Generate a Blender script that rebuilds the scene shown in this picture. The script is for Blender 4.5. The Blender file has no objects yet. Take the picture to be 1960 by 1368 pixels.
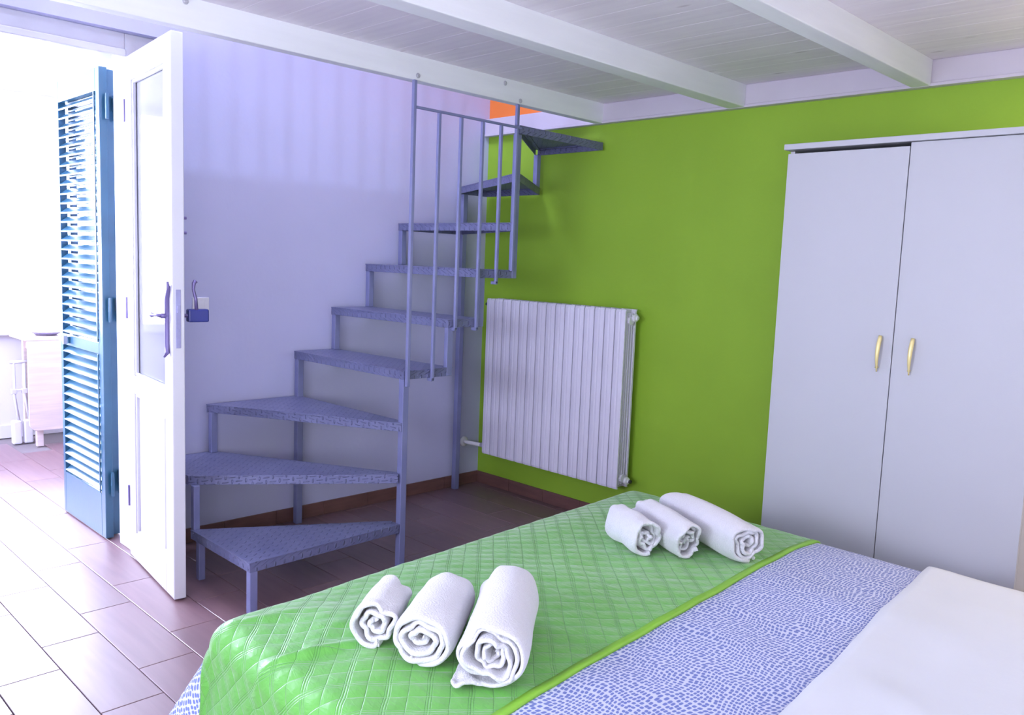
import bpy, bmesh, math, random
from mathutils import Vector, Matrix, noise
random.seed(7)
S = bpy.context.scene
COL = S.collection

# ------------------------------------------------------------------ camera
cam_d = bpy.data.cameras.new('camera')
cam = bpy.data.objects.new('camera', cam_d); COL.objects.link(cam)
cam_d.sensor_fit = 'HORIZONTAL'; cam_d.sensor_width = 36.0
cam_d.lens = 36.0 * 1602.76 / 1960.0
cam_d.clip_start = 0.05
def cam_matrix(yaw, pitch, roll, loc):
    f = Vector((-math.sin(yaw)*math.cos(pitch), math.cos(yaw)*math.cos(pitch), -math.sin(pitch)))
    rt = Vector((math.cos(yaw), math.sin(yaw), 0)); up = rt.cross(f)
    r2 = math.cos(roll)*rt + math.sin(roll)*up
    u2 = -math.sin(roll)*rt + math.cos(roll)*up
    m = Matrix((r2, u2, -f)).transposed().to_4x4(); m.translation = loc
    return m
cam.matrix_world = cam_matrix(.780228, .112938, .0386828, Vector((4.0457, -3.7977, 1.48)))
S.camera = cam

# ------------------------------------------------------------------ world, lights, exposure
w = bpy.data.worlds.new('sky'); S.world = w; w.use_nodes = True
wn = w.node_tree.nodes; wl = w.node_tree.links
bg = wn['Background']
bg.inputs['Color'].default_value = (0.72, 0.745, 1.0, 1)
bg.inputs['Strength'].default_value = 43.0
def area(name, loc, rot, sx, sy, power, color, portal=False):
    l = bpy.data.lights.new(name, 'AREA'); l.shape = 'RECTANGLE'; l.size = sx; l.size_y = sy
    l.energy = power; l.color = color
    o = bpy.data.objects.new(name, l); COL.objects.link(o); o.location = loc; o.rotation_euler = rot
    if portal: l.cycles.is_portal = True
    return o
H = math.pi/2
area('portal_porch', (-.28, -2.88, 1.22), (0, -H, 0), 2.4, 1.24, 1, (1,1,1), True)
area('portal_skylight', (.9, -2.0, 4.38), (0, 0, 0), .8, 1.0, 1, (1,1,1), True)
area('portal_room_window', (2.3, -4.98, 1.55), (H, 0, 0), 1.4, .7, 1, (1,1,1), True)
area('room_side_fill', (4.33, -4.1, 1.45), (0, H+.28, 0), 1.3, 1.5, 98, (.93, .93, 1.0))  # added unseen fill light in front of the solid right wall
area('room_front_fill', (2.9, -4.7, 1.5), (math.radians(112), 0, 0), 1.6, 1.2, 30, (.93, .92, 1.0))  # added fill near the front wall, out of view, tilted towards the ceiling
area('loft_window', (3.3, -2.2, 4.05), (0, math.radians(55), 0), .12, .14, 46, (.52, .62, 1.0))
area('wardrobe_lamp', (3.75, -.42, 2.24), (0, 0, 0), .2, .2, 20, (1.0, .86, .66))
S.view_settings.view_transform = 'Standard'; S.view_settings.look = 'None'
S.view_settings.gamma = 1.0; S.view_settings.use_curve_mapping = False
S.view_settings.exposure = -0.40
try:
    S.cycles.max_bounces = 10; S.cycles.diffuse_bounces = 6; S.cycles.sample_clamp_indirect = 12
    S.cycles.caustics_reflective = False; S.cycles.caustics_refractive = False
except Exception: pass

# ------------------------------------------------------------------ materials
def nt(name):
    m = bpy.data.materials.new(name); m.use_nodes = True
    t = m.node_tree; return m, t.nodes, t.links, t.nodes['Principled BSDF']
def N(ns, typ, **kw):
    n = ns.new(typ)
    for k, v in kw.items():
        if k.startswith('i_'):
            key = k[2:]; key = int(key) if key.isdigit() else key.replace('_', ' ')
            n.inputs[key].default_value = v
        else: setattr(n, k, v)
    return n
def mat(name, col, rough=.5, metal=0, coat=0, var=.06, vscale=3, bump=0, bscale=60, spec=.5, stretch=None, sheen=0):
    """plain material with slight procedural colour variation and optional noise bump"""
    m, ns, ls, b = nt(name)
    b.inputs['Roughness'].default_value = rough; b.inputs['Metallic'].default_value = metal
    b.inputs['Coat Weight'].default_value = coat; b.inputs['Specular IOR Level'].default_value = spec
    if sheen: b.inputs['Sheen Weight'].default_value = sheen
    tc = N(ns, 'ShaderNodeTexCoord'); src = tc.outputs['Object']
    if stretch:
        mp = N(ns, 'ShaderNodeMapping'); mp.inputs['Scale'].default_value = stretch
        ls.new(src, mp.inputs[0]); src = mp.outputs[0]
    nz = N(ns, 'ShaderNodeTexNoise'); nz.inputs['Scale'].default_value = vscale; nz.inputs['Detail'].default_value = 4
    ls.new(src, nz.inputs['Vector'])
    rp = N(ns, 'ShaderNodeValToRGB')
    lo = [c*(1-var) for c in col]; hi = [min(1, c*(1+var)) for c in col]
    rp.color_ramp.elements[0].position = .3; rp.color_ramp.elements[1].position = .7
    rp.color_ramp.elements[0].color = (*lo, 1); rp.color_ramp.elements[1].color = (*hi, 1)
    ls.new(nz.outputs['Fac'], rp.inputs[0]); ls.new(rp.outputs[0], b.inputs['Base Color'])
    if bump:
        n2 = N(ns, 'ShaderNodeTexNoise'); n2.inputs['Scale'].default_value = bscale; n2.inputs['Detail'].default_value = 5
        ls.new(src, n2.inputs['Vector'])
        bp = N(ns, 'ShaderNodeBump'); bp.inputs['Strength'].default_value = bump; bp.inputs['Distance'].default_value = .004
        ls.new(n2.outputs['Fac'], bp.inputs['Height']); ls.new(bp.outputs[0], b.inputs['Normal'])
    return m

M = {}
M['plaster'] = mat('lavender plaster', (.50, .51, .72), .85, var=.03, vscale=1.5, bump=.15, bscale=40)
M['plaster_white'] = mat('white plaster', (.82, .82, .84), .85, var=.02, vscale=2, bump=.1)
M['green'] = mat('green wall paint', (.27, .47, .028), .7, var=.04, vscale=2.2, bump=.12, bscale=70)
M['orange'] = mat('orange wall paint', (.85, .22, .04), .75, var=.04)
M['cream'] = mat('cream door paint', (.86, .78, .66), .5, var=.02)
M['white_paint'] = mat('white gloss paint', (.63, .63, .68), .30, var=.02, vscale=6, bump=.05, bscale=30)
M['beam'] = mat('white painted beam', (.80, .82, .85), .5, var=.03, vscale=4, stretch=(6, .6, 6), bump=.08)
M['trim'] = mat('pale mauve trim paint', (.58, .54, .62), .5, var=.03, vscale=4, bump=.05)
M['radiator'] = mat('white radiator enamel', (.74, .72, .84), .38, var=.015)
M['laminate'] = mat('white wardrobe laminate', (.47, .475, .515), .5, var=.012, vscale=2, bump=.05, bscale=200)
M['gold'] = mat('satin gold handle', (.82, .70, .32), .38, metal=.35, var=.06)
M['brass'] = mat('dark bronze fitting', (.16, .13, .30), .4, metal=.3, var=.08)
M['lockblue'] = mat('dark blue knob', (.03, .04, .22), .35, var=.05)
M['lockplate'] = mat('steel lock plate', (.36, .36, .58), .45, metal=.5, var=.08, vscale=30)
M['shutter'] = mat('teal blue shutter paint', (.03, .115, .19), .30, coat=.4, var=.08, vscale=5, bump=.05)
M['bolt'] = mat('bolt steel', (.55, .55, .6), .35, metal=.4, var=.05)
M['baseboard'] = mat('red brown tile skirting', (.17, .085, .075), .35, var=.15, vscale=6, stretch=(1, 1, 5))
M['grout'] = mat('grey grout', (.22, .19, .20), .9, var=.08)
M['black'] = mat('black rubber', (.03, .035, .03), .5)
M['valve'] = mat('dark green valve cap', (.02, .06, .04), .4)
M['plastic'] = mat('white plastic', (.75, .75, .8), .4, var=.01)
M['oak'] = mat('pale oak veneer', (.66, .56, .52), .45, var=.10, vscale=3, stretch=(1, 1, 14))
M['dish'] = mat('grey violet ceramic', (.28, .25, .40), .3)
M['mattress'] = mat('white mattress ticking', (.75, .75, .8), .8)
M['bedframe'] = mat('dark wood bed frame', (.10, .07, .05), .5, var=.15, stretch=(1, 8, 8))

# floor tiles: red-brown wood-look porcelain, slightly glossy
def tile_mat():
    m, ns, ls, b = nt('wood look floor tile')
    oi = N(ns, 'ShaderNodeObjectInfo'); tc = N(ns, 'ShaderNodeTexCoord')
    mp = N(ns, 'ShaderNodeMapping'); mp.inputs['Scale'].default_value = (1.2, 14, 1)
    ad = N(ns, 'ShaderNodeVectorMath', operation='ADD'); ls.new(tc.outputs['Object'], mp.inputs[0])
    sc = N(ns, 'ShaderNodeVectorMath', operation='SCALE'); sc.inputs['Scale'].default_value = 3.1
    ls.new(oi.outputs['Location'], sc.inputs[0]); ls.new(mp.outputs[0], ad.inputs[0]); ls.new(sc.outputs[0], ad.inputs[1])
    nz = N(ns, 'ShaderNodeTexNoise'); nz.inputs['Scale'].default_value = 2.2; nz.inputs['Detail'].default_value = 6; nz.inputs['Distortion'].default_value = .4
    ls.new(ad.outputs[0], nz.inputs['Vector'])
    rp = N(ns, 'ShaderNodeValToRGB'); e = rp.color_ramp.elements
    e[0].position = .3; e[0].color = (.17, .09, .105, 1); e[1].position = .72; e[1].color = (.215, .12, .13, 1)
    ls.new(nz.outputs['Fac'], rp.inputs[0])
    hs = N(ns, 'ShaderNodeHueSaturation'); ls.new(rp.outputs[0], hs.inputs['Color'])
    mr = N(ns, 'ShaderNodeMapRange'); mr.inputs['To Min'].default_value = .88; mr.inputs['To Max'].default_value = 1.12
    ls.new(oi.outputs['Random'], mr.inputs['Value']); ls.new(mr.outputs[0], hs.inputs['Value'])
    ls.new(hs.outputs[0], b.inputs['Base Color'])
    b.inputs['Roughness'].default_value = .43; b.inputs['IOR'].default_value = 2.1
    bp = N(ns, 'ShaderNodeBump'); bp.inputs['Strength'].default_value = .08; bp.inputs['Distance'].default_value = .002
    ls.new(nz.outputs['Fac'], bp.inputs['Height']); ls.new(bp.outputs[0], b.inputs['Normal'])
    return m
M['tile'] = tile_mat()

# ceiling boards, white-washed wood with knots
def board_mat():
    m, ns, ls, b = nt('white washed ceiling boards')
    oi = N(ns, 'ShaderNodeObjectInfo'); tc = N(ns, 'ShaderNodeTexCoord')
    mp = N(ns, 'ShaderNodeMapping'); mp.inputs['Scale'].default_value = (.8, 10, 1)
    sc = N(ns, 'ShaderNodeVectorMath', operation='SCALE'); sc.inputs['Scale'].default_value = 7.3
    ad = N(ns, 'ShaderNodeVectorMath', operation='ADD')
    ls.new(tc.outputs['Object'], mp.inputs[0]); ls.new(oi.outputs['Location'], sc.inputs[0])
    ls.new(mp.outputs[0], ad.inputs[0]); ls.new(sc.outputs[0], ad.inputs[1])
    nz = N(ns, 'ShaderNodeTexNoise'); nz.inputs['Scale'].default_value = 3; nz.inputs['Detail'].default_value = 6
    ls.new(ad.outputs[0], nz.inputs['Vector'])
    rp = N(ns, 'ShaderNodeValToRGB'); e = rp.color_ramp.elements
    e[0].position = .25; e[0].color = (.74, .69, .77, 1); e[1].position = .75; e[1].color = (.82, .78, .84, 1)
    ls.new(nz.outputs['Fac'], rp.inputs[0])
    mp2 = N(ns, 'ShaderNodeMapping'); mp2.inputs['Scale'].default_value = (2.2, 7, 1)
    ls.new(tc.outputs['Object'], mp2.inputs[0]); ad2 = N(ns, 'ShaderNodeVectorMath', operation='ADD')
    ls.new(mp2.outputs[0], ad2.inputs[0]); ls.new(sc.outputs[0], ad2.inputs[1])
    vo = N(ns, 'ShaderNodeTexVoronoi'); vo.inputs['Scale'].default_value = 1.1
    ls.new(ad2.outputs[0], vo.inputs['Vector'])
    r2 = N(ns, 'ShaderNodeValToRGB'); r2.color_ramp.elements[0].position = .03; r2.color_ramp.elements[1].position = .09
    r2.color_ramp.elements[0].color = (.72, .68, .70, 1); r2.color_ramp.elements[1].color = (1, 1, 1, 1)
    ls.new(vo.outputs['Distance'], r2.inputs[0])
    mx = N(ns, 'ShaderNodeMix', data_type='RGBA', blend_type='MULTIPLY'); mx.inputs['Factor'].default_value = 1
    ls.new(rp.outputs[0], mx.inputs['A']); ls.new(r2.outputs[0], mx.inputs['B']); ls.new(mx.outputs['Result'], b.inputs['Base Color'])
    b.inputs['Roughness'].default_value = .6
    bp = N(ns, 'ShaderNodeBump'); bp.inputs['Strength'].default_value = .12; bp.inputs['Distance'].default_value = .003
    ls.new(nz.outputs['Fac'], bp.inputs['Height']); ls.new(bp.outputs[0], b.inputs['Normal'])
    return m
M['board'] = board_mat()

# grey-blue painted steel, plain and with raised lozenge (checker plate) relief
def steel(name, plate):
    m, ns, ls, b = nt(name)
    tc = N(ns, 'ShaderNodeTexCoord')
    nz = N(ns, 'ShaderNodeTexNoise'); nz.inputs['Scale'].default_value = 9; nz.inputs['Detail'].default_value = 4
    ls.new(tc.outputs['Object'], nz.inputs['Vector'])
    rp = N(ns, 'ShaderNodeValToRGB'); e = rp.color_ramp.elements
    k = .74 if plate else 1
    e[0].position = .3; e[0].color = (.20*k, .215*k, .40*k, 1); e[1].position = .7; e[1].color = (.24*k, .255*k, .45*k, 1)
    ls.new(nz.outputs['Fac'], rp.inputs[0]); ls.new(rp.outputs[0], b.inputs['Base Color'])
    b.inputs['Roughness'].default_value = .42; b.inputs['Metallic'].default_value = .15
    if plate:
        geo = N(ns, 'ShaderNodeNewGeometry')
        mp = N(ns, 'ShaderNodeMapping'); mp.inputs['Rotation'].default_value = (0, 0, math.radians(45)); mp.inputs['Scale'].default_value = (34, 34, 34)
        sp = N(ns, 'ShaderNodeSeparateXYZ'); ls.new(tc.outputs['Object'], sp.inputs[0])
        p1 = N(ns, 'ShaderNodeMath', operation='ADD'); ls.new(sp.outputs['X'], p1.inputs[0]); ls.new(sp.outputs['Z'], p1.inputs[1])
        p2 = N(ns, 'ShaderNodeMath', operation='SUBTRACT'); ls.new(sp.outputs['Y'], p2.inputs[0]); ls.new(sp.outputs['Z'], p2.inputs[1])
        cb = N(ns, 'ShaderNodeCombineXYZ'); ls.new(p1.outputs[0], cb.inputs['X']); ls.new(p2.outputs[0], cb.inputs['Y'])
        ls.new(cb.outputs[0], mp.inputs[0])
        ck = N(ns, 'ShaderNodeTexChecker'); ck.inputs['Scale'].default_value = 1
        ls.new(mp.outputs[0], ck.inputs['Vector'])
        # lozenges: thin ellipses, alternating direction per cell
        fr = N(ns, 'ShaderNodeVectorMath', operation='FRACTION'); ls.new(mp.outputs[0], fr.inputs[0])
        su = N(ns, 'ShaderNodeVectorMath', operation='SUBTRACT'); su.inputs[1].default_value = (.5, .5, .5); ls.new(fr.outputs[0], su.inputs[0])
        a1 = N(ns, 'ShaderNodeVectorMath', operation='MULTIPLY'); a1.inputs[1].default_value = (1.1, 4.2, 0); ls.new(su.outputs[0], a1.inputs[0])
        a2 = N(ns, 'ShaderNodeVectorMath', operation='MULTIPLY'); a2.inputs[1].default_value = (4.2, 1.1, 0); ls.new(su.outputs[0], a2.inputs[0])
        mx = N(ns, 'ShaderNodeMix', data_type='VECTOR'); ls.new(ck.outputs['Fac'], mx.inputs['Factor'])
        ls.new(a1.outputs[0], mx.inputs['A']); ls.new(a2.outputs[0], mx.inputs['B'])
        ln = N(ns, 'ShaderNodeVectorMath', operation='LENGTH'); ls.new(mx.outputs['Result'], ln.inputs[0])
        mr = N(ns, 'ShaderNodeMapRange'); mr.inputs['From Min'].default_value = .35; mr.inputs['From Max'].default_value = .6
        mr.inputs['To Min'].default_value = 1; mr.inputs['To Max'].default_value = 0
        ls.new(ln.outputs['Value'], mr.inputs['Value'])
        bp = N(ns, 'ShaderNodeBump'); bp.inputs['Strength'].default_value = 1.0; bp.inputs['Distance'].default_value = .005
        ls.new(mr.outputs[0], bp.inputs['Height']); ls.new(bp.outputs[0], b.inputs['Normal'])
    return m
M['steel'] = steel('grey blue painted steel', False)
M['plate'] = steel('grey blue checker plate', True)

def glass_mat(name, tint, gloss):
    m = bpy.data.materials.new(name); m.use_nodes = True
    ns, ls = m.node_tree.nodes, m.node_tree.links
    ns.remove(ns['Principled BSDF']); out = ns['Material Output']
    tr = N(ns, 'ShaderNodeBsdfTransparent'); tr.inputs[0].default_value = (*tint, 1)
    gl = N(ns, 'ShaderNodeBsdfGlossy'); gl.inputs['Roughness'].default_value = .03
    lw = N(ns, 'ShaderNodeFresnel'); lw.inputs['IOR'].default_value = gloss
    mx = N(ns, 'ShaderNodeMixShader'); ls.new(lw.outputs[0], mx.inputs[0]); ls.new(tr.outputs[0], mx.inputs[1]); ls.new(gl.outputs[0], mx.inputs[2])
    ls.new(mx.outputs[0], out.inputs[0]); return m
M['glass'] = glass_mat('clear window glass', (.95, .97, .97), 1.45)
M['door_glass'] = glass_mat('door glass', (.88, .90, .95), 1.9)
_t = M['door_glass'].node_tree; _o = _t.nodes['Material Output']; _src = _o.inputs[0].links[0].from_socket
_df = _t.nodes.new('ShaderNodeBsdfDiffuse'); _df.inputs[0].default_value = (.75, .76, .82, 1)  # white diffuse stands in for the bright porch reflected in the pane
_mx = _t.nodes.new('ShaderNodeMixShader'); _mx.inputs[0].default_value = .30
_t.links.new(_src, _mx.inputs[1]); _t.links.new(_df.outputs[0], _mx.inputs[2]); _t.links.new(_mx.outputs[0], _o.inputs[0])

# bedding
def quilt_mat():
    m, ns, ls, b = nt('green stitched quilt')
    uv = N(ns, 'ShaderNodeUVMap')
    wp = N(ns, 'ShaderNodeTexNoise'); wp.inputs['Scale'].default_value = 9; wp.inputs['Detail'].default_value = 2
    ls.new(uv.outputs[0], wp.inputs['Vector'])
    w1 = N(ns, 'ShaderNodeVectorMath', operation='SCALE'); w1.inputs['Scale'].default_value = .010
    ls.new(wp.outputs['Color'], w1.inputs[0])
    wa = N(ns, 'ShaderNodeVectorMath', operation='ADD'); ls.new(uv.outputs[0], wa.inputs[0]); ls.new(w1.outputs[0], wa.inputs[1])
    mp = N(ns, 'ShaderNodeMapping'); mp.inputs['Rotation'].default_value = (0, 0, math.radians(45))
    ls.new(wa.outputs[0], mp.inputs[0])
    sx = N(ns, 'ShaderNodeSeparateXYZ'); ls.new(mp.outputs[0], sx.inputs[0])
    def math_(op, a, bb=None, c=None):
        n = N(ns, 'ShaderNodeMath', operation=op)
        for i, v in enumerate((a, bb, c)):
            if v is None: continue
            if isinstance(v, (int, float)): n.inputs[i].default_value = v
            else: ls.new(v, n.inputs[i])
        return n.outputs[0]
    def lines(coord, pitch):
        # distance (m) to the nearest stitch: single lines every pitch, with two companions on every second one
        d0 = math_('PINGPONG', coord, pitch/2)                    # 0 on a line
        c2 = math_('PINGPONG', coord, pitch)                      # 0 on every second line
        d1 = math_('ABSOLUTE', math_('SUBTRACT', c2, .0055))
        g0 = math_('SUBTRACT', 1, math_('MINIMUM', math_('DIVIDE', d0, .0016), 1))
        g1 = math_('SUBTRACT', 1, math_('MINIMUM', math_('DIVIDE', d1, .0016), 1))
        pf = math_('POWER', math_('DIVIDE', d0, pitch/2), .45)     # puff between stitches
        return math_('MAXIMUM', g0, g1), pf
    la, pa = lines(sx.outputs['X'], .046); lb, pb = lines(sx.outputs['Y'], .046)
    line = math_('MAXIMUM', la, lb); puff = math_('MULTIPLY', pa, pb)
    pk = N(ns, 'ShaderNodeTexNoise'); pk.inputs['Scale'].default_value = 1; pk.inputs['Detail'].default_value = 3; pk.inputs['Distortion'].default_value = .6
    m2 = N(ns, 'ShaderNodeMapping'); m2.inputs['Rotation'].default_value = (0, 0, math.radians(-20)); m2.inputs['Scale'].default_value = (26, 85, 1)
    ls.new(uv.outputs[0], m2.inputs[0]); ls.new(m2.outputs[0], pk.inputs['Vector'])
    h = math_('ADD', math_('SUBTRACT', puff, math_('MULTIPLY', line, .35)), math_('MULTIPLY', pk.outputs['Fac'], .85))
    bp = N(ns, 'ShaderNodeBump'); bp.inputs['Strength'].default_value = .55; bp.inputs['Distance'].default_value = .0045
    ls.new(h, bp.inputs['Height']); ls.new(bp.outputs[0], b.inputs['Normal'])
    rp = N(ns, 'ShaderNodeValToRGB'); e = rp.color_ramp.elements
    e[0].color = (.105, .36, .055, 1); e[1].color = (.08, .29, .055, 1)
    ls.new(line, rp.inputs[0]); ls.new(rp.outputs[0], b.inputs['Base Color'])
    b.inputs['Roughness'].default_value = .42; b.inputs['Sheen Weight'].default_value = .35; b.inputs['Sheen Roughness'].default_value = .4
    return m
M['quilt'] = quilt_mat()
M['quilt_edge'] = mat('bright green quilt border', (.19, .44, .035), .5, var=.06, vscale=8, bump=.2, bscale=40)

def dots_mat():
    m, ns, ls, b = nt('white cotton with blue dashes')
    uv = N(ns, 'ShaderNodeUVMap')
    nz = N(ns, 'ShaderNodeTexNoise'); nz.inputs['Scale'].default_value = 7; nz.inputs['Detail'].default_value = 1
    ls.new(uv.outputs[0], nz.inputs['Vector'])
    sc = N(ns, 'ShaderNodeVectorMath', operation='SCALE'); sc.inputs['Scale'].default_value = .065; ls.new(nz.outputs['Color'], sc.inputs[0])
    ad = N(ns, 'ShaderNodeVectorMath', operation='ADD'); ls.new(uv.outputs[0], ad.inputs[0]); ls.new(sc.outputs[0], ad.inputs[1])
    vo = N(ns, 'ShaderNodeTexVoronoi'); vo.voronoi_dimensions = '2D'; vo.distance = 'MINKOWSKI'; vo.inputs['Exponent'].default_value = 3
    vo.inputs['Scale'].default_value = 82; vo.inputs['Randomness'].default_value = .32
    mp = N(ns, 'ShaderNodeMapping'); mp.inputs['Scale'].default_value = (1.25, .9, 1); ls.new(ad.outputs[0], mp.inputs[0])
    ls.new(mp.outputs[0], vo.inputs['Vector'])
    rp = N(ns, 'ShaderNodeValToRGB'); e = rp.color_ramp.elements
    e[0].position = .30; e[0].color = (.13, .17, .43, 1); e[1].position = .42; e[1].color = (.52, .55, .70, 1)
    ls.new(vo.outputs['Distance'], rp.inputs[0]); ls.new(rp.outputs[0], b.inputs['Base Color'])
    b.inputs['Roughness'].default_value = .8
    return m
M['dots'] = dots_mat()
M['sheet'] = mat('white cotton sheet', (.54, .565, .62), .8, var=.02, vscale=4, bump=.8, bscale=6, sheen=.2)
M['towel'] = mat('white terry towel', (.57, .57, .62), .95, var=.025, vscale=40, bump=.9, bscale=230, sheen=.5)

# ------------------------------------------------------------------ builders
W0 = {}
def base(o): return W0.get(o.name, Vector((0, 0, 0)))
def tag(o, label=None, cat=None, group=None, kind=None):
    if label: o['label'] = label
    if cat: o['category'] = cat
    if group: o['group'] = group
    if kind: o['kind'] = kind
    return o
def thing(name, loc, label=None, cat=None, group=None, kind=None):
    o = bpy.data.objects.new(name, None); COL.objects.link(o); o.location = loc; o.empty_display_size = .1
    W0[o.name] = Vector(loc); return tag(o, label, cat, group, kind)
def finish(o, m, bevel=0, smooth=False, seg=2):
    if isinstance(m, (list, tuple)):
        for x in m: o.data.materials.append(x)
    else: o.data.materials.append(m)
    if bevel:
        b = o.modifiers.new('bevel', 'BEVEL'); b.width = bevel; b.segments = seg; b.limit_method = 'ANGLE'; b.angle_limit = math.radians(40)
        b.harden_normals = False
    if smooth:
        for p in o.data.polygons: p.use_smooth = True
    return o
class G:
    """collects geometry in world coordinates"""
    def __init__(s): s.v = []; s.f = []; s.mi = []
    def add(s, v, f, mi=0):
        n = len(s.v); s.v += [Vector(p) for p in v]; s.f += [[i+n for i in q] for q in f]; s.mi += [mi]*len(f); return s
    def box(s, a, b, mi=0):
        (x0, y0, z0), (x1, y1, z1) = a, b
        x0, x1 = min(x0, x1), max(x0, x1); y0, y1 = min(y0, y1), max(y0, y1); z0, z1 = min(z0, z1), max(z0, z1)
        v = [(x0,y0,z0),(x1,y0,z0),(x1,y1,z0),(x0,y1,z0),(x0,y0,z1),(x1,y0,z1),(x1,y1,z1),(x0,y1,z1)]
        return s.add(v, [(0,3,2,1),(4,5,6,7),(0,1,5,4),(1,2,6,5),(2,3,7,6),(3,0,4,7)], mi)
    def obox(s, o, ax, ay, az, x, y, z, mi=0):
        """oriented box, ranges x,y,z along axes"""
        o, ax, ay, az = map(Vector, (o, ax, ay, az))
        v = [o + ax*a + ay*b + az*c for c in z for (a, b) in ((x[0],y[0]),(x[1],y[0]),(x[1],y[1]),(x[0],y[1]))]
        return s.add(v, [(0,3,2,1),(4,5,6,7),(0,1,5,4),(1,2,6,5),(2,3,7,6),(3,0,4,7)], mi)
    def prism(s, poly, z0, z1, mi=0):
        n = len(poly); ar = sum(poly[i][0]*poly[(i+1)%n][1]-poly[(i+1)%n][0]*poly[i][1] for i in range(n))
        if ar < 0: poly = poly[::-1]
        v = [(x, y, z0) for x, y in poly] + [(x, y, z1) for x, y in poly]
        f = [list(range(n))[::-1], list(range(n, 2*n))] + [(i, (i+1)%n, n+(i+1)%n, n+i) for i in range(n)]
        return s.add(v, f, mi)
    def tube(s, pts, r, n=10, cap=True):
        pts = [Vector(p) for p in pts]; rs = r if isinstance(r, (list, tuple)) else [r]*len(pts)
        t0 = (pts[1]-pts[0]).normalized(); up = Vector((0,0,1)) if abs(t0.z) < .9 else Vector((1,0,0))
        a = t0.cross(up).normalized(); rings = []
        for i, p in enumerate(pts):
            t = (pts[min(i+1, len(pts)-1)] - pts[max(i-1, 0)]).normalized()
            a = (a - t*a.dot(t)).normalized(); b = t.cross(a)
            rings.append([p + (a*math.cos(k*2*math.pi/n) + b*math.sin(k*2*math.pi/n))*rs[i] for k in range(n)])
        v = [q for rg in rings for q in rg]
        f = [(i*n+k, i*n+(k+1)%n, (i+1)*n+(k+1)%n, (i+1)*n+k) for i in range(len(pts)-1) for k in range(n)]
        if cap: f += [list(range(n))[::-1], [(len(pts)-1)*n+k for k in range(n)]]
        return s.add(v, f)
    def build(s, name, m, parent=None, bevel=0, smooth=False, seg=2, origin=None):
        b = base(parent) if parent else Vector((0, 0, 0))
        org = Vector(origin) if origin is not None else b
        me = bpy.data.meshes.new(name); me.from_pydata([p-org for p in s.v], [], s.f); me.update()
        me.polygons.foreach_set('material_index', s.mi)
        bm = bmesh.new(); bm.from_mesh(me); bmesh.ops.recalc_face_normals(bm, faces=bm.faces); bm.to_mesh(me); bm.free()
        o = bpy.data.objects.new(name, me); COL.objects.link(o)
        if parent: o.parent = parent
        o.location = org - b; W0[o.name] = org
        return finish(o, m, bevel, smooth, seg)
def inst(src, loc, parent, name=None):
    """another piece sharing the mesh of src; loc in world"""
    o = src.copy(); COL.objects.link(o); o.parent = parent
    o.location = Vector(loc) - (base(parent) if parent else Vector((0,0,0))); W0[o.name] = Vector(loc); return o

# ------------------------------------------------------------------ setting: floor
RX = 4.35; FY = -5.0; WT = -.27; PX = -3.1; PY0 = -4.3; PY1 = -1.2
floor = G().box((PX-.1, FY, -.12), (RX, .02, -.009)).build('floor', M['grout']); tag(floor, kind='structure')
TL, TW, GAP = .602, .2022, .0016
def tile_geo(x, y, g=None, ins=.0015):
    g = g or G(); x0, x1, y0, y1 = x+GAP, x+TL-GAP, y+GAP, y+TW-GAP; zt = 0; zb = -.009
    v = [(x0,y0,zb),(x1,y0,zb),(x1,y1,zb),(x0,y1,zb),(x0,y0,zt-ins),(x1,y0,zt-ins),(x1,y1,zt-ins),(x0,y1,zt-ins),
         (x0+ins,y0+ins,zt),(x1-ins,y0+ins,zt),(x1-ins,y1-ins,zt),(x0+ins,y1-ins,zt)]
    return g.add(v, [(0,1,5,4),(1,2,6,5),(2,3,7,6),(3,0,4,7),(4,5,9,8),(5,6,10,9),(6,7,11,10),(7,4,8,11),(8,9,10,11)])
rest = G(); first = None
for k in range(-12, 13):
    y = -2.492 + TW*k                         # lower edge of the row
    if y < FY: continue
    off = .337 - .215*(k)
    off += 0.0
    n0 = math.floor((PX - off)/TL)
    for n in range(n0+1, n0+14):
        x = off + n*TL
        if x + TL > RX: continue
        if -3.6 < y and x < 2.3:
            if first is None:
                first = tile_geo(x, y).build('tile', M['tile'], floor, origin=(x, y, 0))
            else: inst(first, (x, y, 0), floor)
        else: tile_geo(x, y, rest)
rt = rest.build('tile_field', M['tile'], floor); rt['kind'] = 'stuff'

# ------------------------------------------------------------------ setting: walls
LO = 4.4                                       # loft wall height
OY0, OY1, OZ = -3.52, -2.06, 2.455              # door opening in the left wall
g = G()
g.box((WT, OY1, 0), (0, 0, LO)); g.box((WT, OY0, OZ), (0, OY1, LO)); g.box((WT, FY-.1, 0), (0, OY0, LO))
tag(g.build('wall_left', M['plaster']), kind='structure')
g = G(); g.box((WT, 0, 0), (RX+.1, .15, 2.34), 0); g.box((WT, 0, 2.34), (RX+.1, .15, LO), 1)
tag(g.build('wall_back', [M['green'], M['orange']]), kind='structure')
g = G(); g.box((RX, FY-.1, 0), (RX+.1, 0, LO)); tag(g.build('wall_right', M['plaster_white']), kind='structure')
g = G()
g.box((0, FY-.1, 0), (1.6, FY, LO)); g.box((3.0, FY-.1, 0), (RX, FY, LO)); g.box((1.6, FY-.1, 0), (3.0, FY, 1.2)); g.box((1.6, FY-.1, 1.9), (3.0, FY, LO))
tag(g.build('wall_front', M['plaster_white']), kind='structure')
g = G()                                        # roof above the loft with a skylight over the stairwell
X0, X1, Y0, Y1 = .5, 1.3, -2.5, -1.5
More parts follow.
